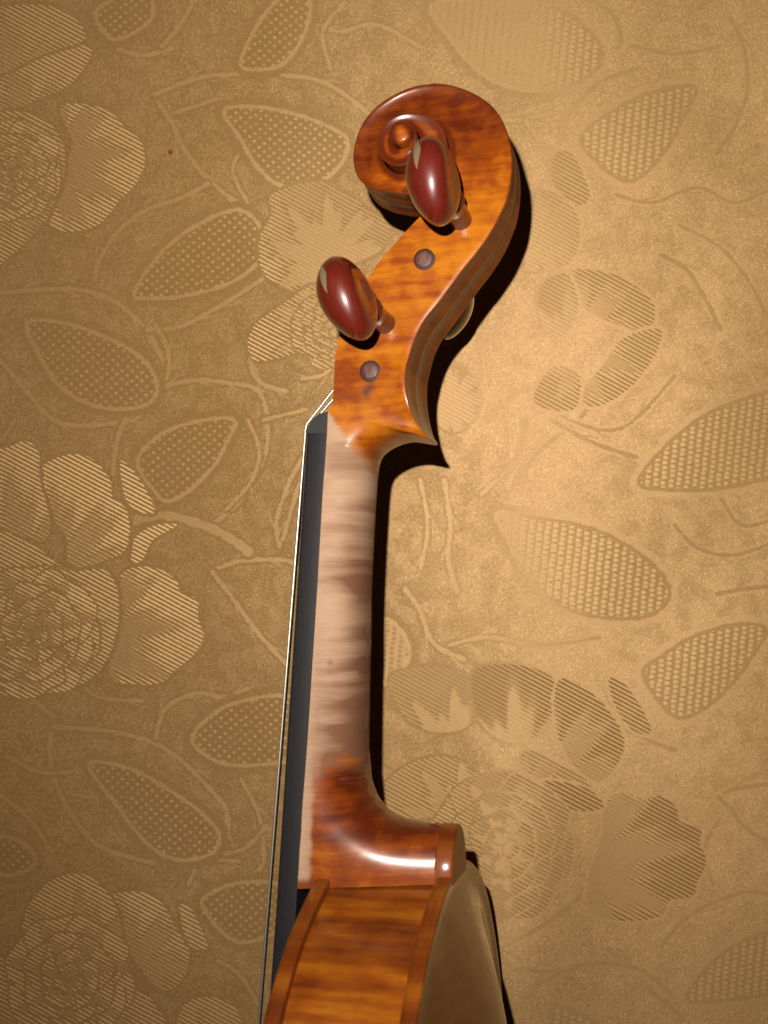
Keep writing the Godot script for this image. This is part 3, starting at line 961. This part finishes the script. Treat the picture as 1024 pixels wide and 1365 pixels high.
func make_peg(root: Node3D, base: Vector3, head: Vector3, turn: float, tip: Vector3, m: Dictionary, has_glint: bool) -> void:
	var axis := (head - base).normalized()
	var peg := MeshInstance3D.new()
	var b := Builder.new()
	# shank from the far cheek's hole to the collar under the head
	var len := base.distance_to(head)
	turned(b, base, axis, [[-21.0, 2.7], [0.0, 3.15], [6.0, 3.25], [9.2, 3.3], [9.6, 4.0], [10.2, 4.3], [10.9, 4.3], [11.5, 3.9], [12.2, 2.9], [len - 3.0, 2.9]])
	var n := 0
	for c in root.get_children():
		if String(c.name).begins_with("peg"):
			n += 1
	peg.name = "peg" if n == 0 else "peg_%03d" % n
	peg.mesh = b.mesh()
	peg.set_surface_override_material(0, m.peg)
	root.add_child(peg, true)
	# thumb piece
	var lng := Vector3(sin(turn), 0, cos(turn))
	lng = (lng - axis * lng.dot(axis)).normalized()
	var nor := lng.cross(axis).normalized()
	var h := Builder.new()
	for side in [1.0, -1.0]:
		var rows := []
		for i in 19:
			var rho := sin(PI / 2.0 * i / 18.0)
			var r := PackedVector3Array()
			for k in 40:
				var an: float = TAU * k / 40.0
				var q := head_at(rho * cos(an) * 1.0, rho * sin(an), side)
				r.append(head + lng * q.x + axis * q.y + nor * q.z)
			rows.append(r)
		if side < 0:
			rows.reverse()
		h.grid(rows, zero_uv, true)
	obj("thumb_piece", h, m.peg_head, peg)
	if has_glint:
		# added pale lens on the thumb piece's shoulder: a reflected glint as coloured patch
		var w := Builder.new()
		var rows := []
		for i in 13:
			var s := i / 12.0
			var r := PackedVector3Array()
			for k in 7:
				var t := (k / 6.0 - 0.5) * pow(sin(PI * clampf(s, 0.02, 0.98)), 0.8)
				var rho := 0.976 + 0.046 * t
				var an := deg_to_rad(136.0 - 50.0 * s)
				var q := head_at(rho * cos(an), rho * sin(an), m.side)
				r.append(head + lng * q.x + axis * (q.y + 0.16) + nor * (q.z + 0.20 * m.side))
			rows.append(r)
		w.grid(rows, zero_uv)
		obj("glint_patch", w, m.glint, peg)
	# the end of the shank shows in the opposite cheek
	var e := Builder.new()
	var away := -1.0 if base.y > 0 else 1.0
	turned(e, tip, Vector3(0, away, 0), [[-4.0, 2.35], [0.35, 2.35], [0.6, 2.2], [0.7, 1.8], [0.72, 0.05]])
	obj("shank_end", e, m.tip, peg)
	var c := Builder.new()
	turned(c, tip, Vector3(0, away, 0), [[-4.0, 2.95], [0.3, 2.95], [0.42, 2.8], [0.42, 2.4]])
	obj("shank_hole", c, m.hole, peg)

# ---- the body: outline as [distance from its upper edge, half-width]
const TOP_EDGE := 95.6
var outline := PackedVector2Array()

func body_outline() -> void:
	var pts := [0.0, 0.0, 0.25, 5.0, 0.7, 10.0, 2.0, 17.0, 4.5, 24.5, 9.5, 36.0, 13.5, 42.5, 16.8, 46.8, 23.0, 53.5, 35.0, 64.0, 50.0, 74.0, 66.0, 80.5, 80.0, 82.5, 95.0, 80.5, 110.0, 75.0, 122.0, 74.5, 128.0, 77.0]
	var low := [129.5, 75.5, 133.0, 66.0, 145.0, 58.0, 165.0, 54.5, 185.0, 56.0, 205.0, 64.0, 220.0, 79.0, 226.0, 90.0]
	var end := [228.5, 91.0, 233.0, 89.5, 245.0, 94.0, 265.0, 101.0, 288.0, 104.5, 310.0, 102.0, 330.0, 90.0, 343.0, 71.0, 351.0, 46.0, 355.0, 20.0, 356.0, 0.0]
	outline = curve(pts, false, 5)
	outline.append_array(curve(low, false, 5))
	outline.append_array(curve(end, false, 5))

func inset(d: float) -> PackedVector2Array:
	var out := PackedVector2Array()
	for i in outline.size():
		var t := (outline[mini(i + 1, outline.size() - 1)] - outline[maxi(i - 1, 0)]).normalized()
		var c := outline[i] + Vector2(t.y, -t.x) * d
		if i == 0:
			c = Vector2(d, 0)
		elif i == outline.size() - 1:
			c = Vector2(356.0 - d, 0)
		c.y = maxf(c.y, 0.0)
		out.append(c)
	return out

func loop_of(half: PackedVector2Array) -> PackedVector2Array:
	var out := PackedVector2Array(half)
	for i in range(half.size() - 2, 0, -1):
		out.append(Vector2(half[i].x, -half[i].y))
	return out

# an arched plate: its edge lies at x = edge, the arch rises towards out (+1 back, -1 top)
func plate(edge: float, out: float, thick: float, arch: float, rim_too := true, rim_only := false) -> Builder:
	var m := Builder.new()
	var fu := func(a: Vector3) -> Vector2: return Vector2(a.z / 128.0, a.y / 128.0)
	var edges := [[0.5, -thick], [0.08, -thick + 0.35], [0.0, -thick * 0.6], [0.0, -thick * 0.3], [0.08, -0.55], [0.35, -0.16], [0.8, 0.0], [1.6, -0.03], [3.0, -0.40], [4.6, -0.75], [6.2, -0.70]]
	var rows := []
	for e in edges:
		var r := PackedVector3Array()
		for c in loop_of(inset(e[0])):
			r.append(Vector3(edge + out * e[1], c.y, TOP_EDGE + c.x))
		rows.append(r)
	if rim_only:
		m.grid(rows.slice(0, 7), fu, true)
		return m
	if not rim_too:
		rows = rows.slice(6)
	var rim := loop_of(inset(6.2))
	for k in range(1, 17):
		var t := k / 16.0
		var r := PackedVector3Array()
		for c in rim:
			var hub := Vector2(clampf(c.x, 55.0, 300.0), 0.0)
			var q := c.lerp(hub, t)
			var rise := smoothstep(0.0, 1.0, pow(t, 0.8)) * 0.75 + 0.25 * sin(PI / 2.0 * t)
			r.append(Vector3(edge + out * (-0.70 + arch * rise), q.y, TOP_EDGE + q.x))
		rows.append(r)
	m.grid(rows, fu, true)
	var inner := PackedVector3Array()
	for c in loop_of(inset(0.6)):
		inner.append(Vector3(edge - out * thick, c.y, TOP_EDGE + c.x))
	m.grid([inner, PackedVector3Array(Array(inner).map(func(a): return Vector3(a.x, a.y * 0.02, lerpf(a.z, TOP_EDGE + 178.0, 0.02))))], fu, true, 1)
	return m

func violin() -> void:
	var v := Node3D.new()
	v.name = "violin"
	add_child(v)
	v.position = Vector3(0, LIFT, 0)
	v.basis = Basis(Vector3(1, 0, 0), deg_to_rad(-5.1)) * Basis(Vector3(0, 0, 1), deg_to_rad(14.0))
	v.set_meta("label", "varnished amber violin lying on its side, scroll up, on the gold tablecloth")
	v.set_meta("category", "violin")

	obj("neck_and_scroll", neck_and_scroll(), neck_material(), v)
	var ebony := streaked(21, Vector3(0.011, 0.010, 0.012), Vector3(0.015, 0.013, 0.016), 0.5, 0.0)
	obj("fingerboard", fingerboard_shape(), ebony, v)
	obj("nut", nut_shape(), ebony, v)

	# ---- pegs
	var red := streaked(31, Vector3(0.130, 0.013, 0.006), Vector3(0.095, 0.009, 0.005), 0.35, 1.0)
	var mats := {"peg": streaked(33, Vector3(0.11, 0.022, 0.015), Vector3(0.07, 0.014, 0.010), 0.3, 0.8), "peg_head": red, "tip": streaked(35, Vector3(0.15, 0.060, 0.046), Vector3(0.06, 0.022, 0.017), 0.5, 0.0), "hole": plain(Vector3(0.025, 0.006, 0.005), 0.6),
		"glint": plain(Vector3(0.36, 0.28, 0.16), 0.38, 0.55), "side": 1.0}
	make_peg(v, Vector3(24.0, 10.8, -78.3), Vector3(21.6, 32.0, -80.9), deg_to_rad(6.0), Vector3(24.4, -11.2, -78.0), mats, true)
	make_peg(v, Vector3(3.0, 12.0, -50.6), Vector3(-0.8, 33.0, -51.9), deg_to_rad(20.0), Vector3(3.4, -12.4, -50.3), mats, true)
	make_peg(v, Vector3(14.2, -11.4, -67.7), Vector3(13.2, -31.0, -67.2), deg_to_rad(-8.0), Vector3(14.2, 11.4, -67.7), mats, false)
	make_peg(v, Vector3(-0.6, -12.6, -37.3), Vector3(-3.2, -33.0, -37.0), deg_to_rad(10.0), Vector3(-0.6, 12.75, -37.3), mats, false)

	# ---- strings, from the pegbox over the nut towards the bridge
	var wire := [plain(Vector3(0.50, 0.47, 0.40), 0.38, 0.85), plain(Vector3(0.40, 0.39, 0.38), 0.35, 0.9)]
	for k in 4:
		var y0: float = [8.2, 2.8, -2.8, -8.2][k]
		var y1: float = [13.0, 4.4, -4.4, -13.0][k]
		var top := -18.75 - 3.0 * (1.0 - y0 * y0 / 145.0) - 0.15
		var end: Vector3 = [Vector3(-1.0, 5.0, -50.3), Vector3(6.0, 3.0, -67.0), Vector3(14.0, -2.0, -76.0), Vector3(-4.0, -6.0, -38.0)][k]
		var b := Builder.new()
		bar(b, PackedVector3Array([end, Vector3(-11.9 + (1.0 if k == 3 else 0.0), y0 * 0.92, -34.6), Vector3(top + 0.35, y0, -24.3), Vector3(top - 0.05, y0, -22.6), Vector3(top - 0.1, y0, -21.2), Vector3(-41.0 + 3.0 * y1 * y1 / 170.0, y1, 230.0)]), [0.36, 0.32, 0.30, 0.34][k])
		obj("string", b, wire[0 if k % 2 == 0 else 1], v)

	# ---- body
	body_outline()
	var dark := flamed(41, Vector3(0.17, 0.050, 0.014), Vector3(0.12, 0.032, 0.010), Vector3(0.09, 0.022, 0.008), 0.1, 0.025)
	dark.roughness = 0.18
	var side := flamed(51, Vector3(0.40, 0.130, 0.006), Vector3(0.25, 0.060, 0.004), Vector3(0.13, 0.024, 0.003), 0.10, 0.18)
	var edge_m := flamed(61, Vector3(0.27, 0.080, 0.006), Vector3(0.20, 0.046, 0.004), Vector3(0.12, 0.023, 0.003), 0.05, 0.14)
	side.metallic_specular = 0.25
	edge_m.metallic_specular = 0.25
	edge_m.clearcoat = 0.6
	var back := obj("back_plate", plate(20.8, 1.0, 4.0, 13.0, false), dark, v)
	obj("rim", plate(20.8, 1.0, 4.0, 13.0, true, true), edge_m, back)
	obj("top_plate", plate(-14.6, -1.0, 3.9, 14.0), edge_m, v)
	# the little half-round button of the back, over the heel
	var bt := Builder.new()
	var fu := func(a: Vector3) -> Vector2: return Vector2(a.z / 128.0, a.y / 128.0)
	var rows := []
	for d in [[16.35, 0.0], [20.2, 0.0], [20.7, 0.25], [20.95, 0.8]]:
		var r := PackedVector3Array()
		for k in 25:
			var an := PI * k / 24.0
			r.append(Vector3(d[0], (10.6 - d[1]) * cos(an), 98.5 - (14.0 - d[1]) * sin(an)))
		rows.append(r)
	bt.grid(rows, fu)
	bt.fan(rows[-1], fu, 1)
	bt.fan(rows[0], fu, 2)
	obj("button", bt, edge_m, back)
	# ribs
	var rb := Builder.new()
	var rim := loop_of(inset(2.7))
	var along := 0.0
	var first := 0
	for k in rim.size() + 1:
		var c := rim[k % rim.size()]
		if k > 0:
			along += c.distance_to(rim[k - 1])
		for e in [-10.75, -4.0, 3.0, 10.0, 16.55]:
			rb.v(Vector3(e, c.y, TOP_EDGE + c.x), Vector2(along / 128.0, (e + 40.0) / 128.0))
	for k in rim.size():
		for q in 4:
			var a := k * 5 + q
			rb.q4(a, a + 1, a + 6, a + 5)
	obj("rib", rb, side, v)
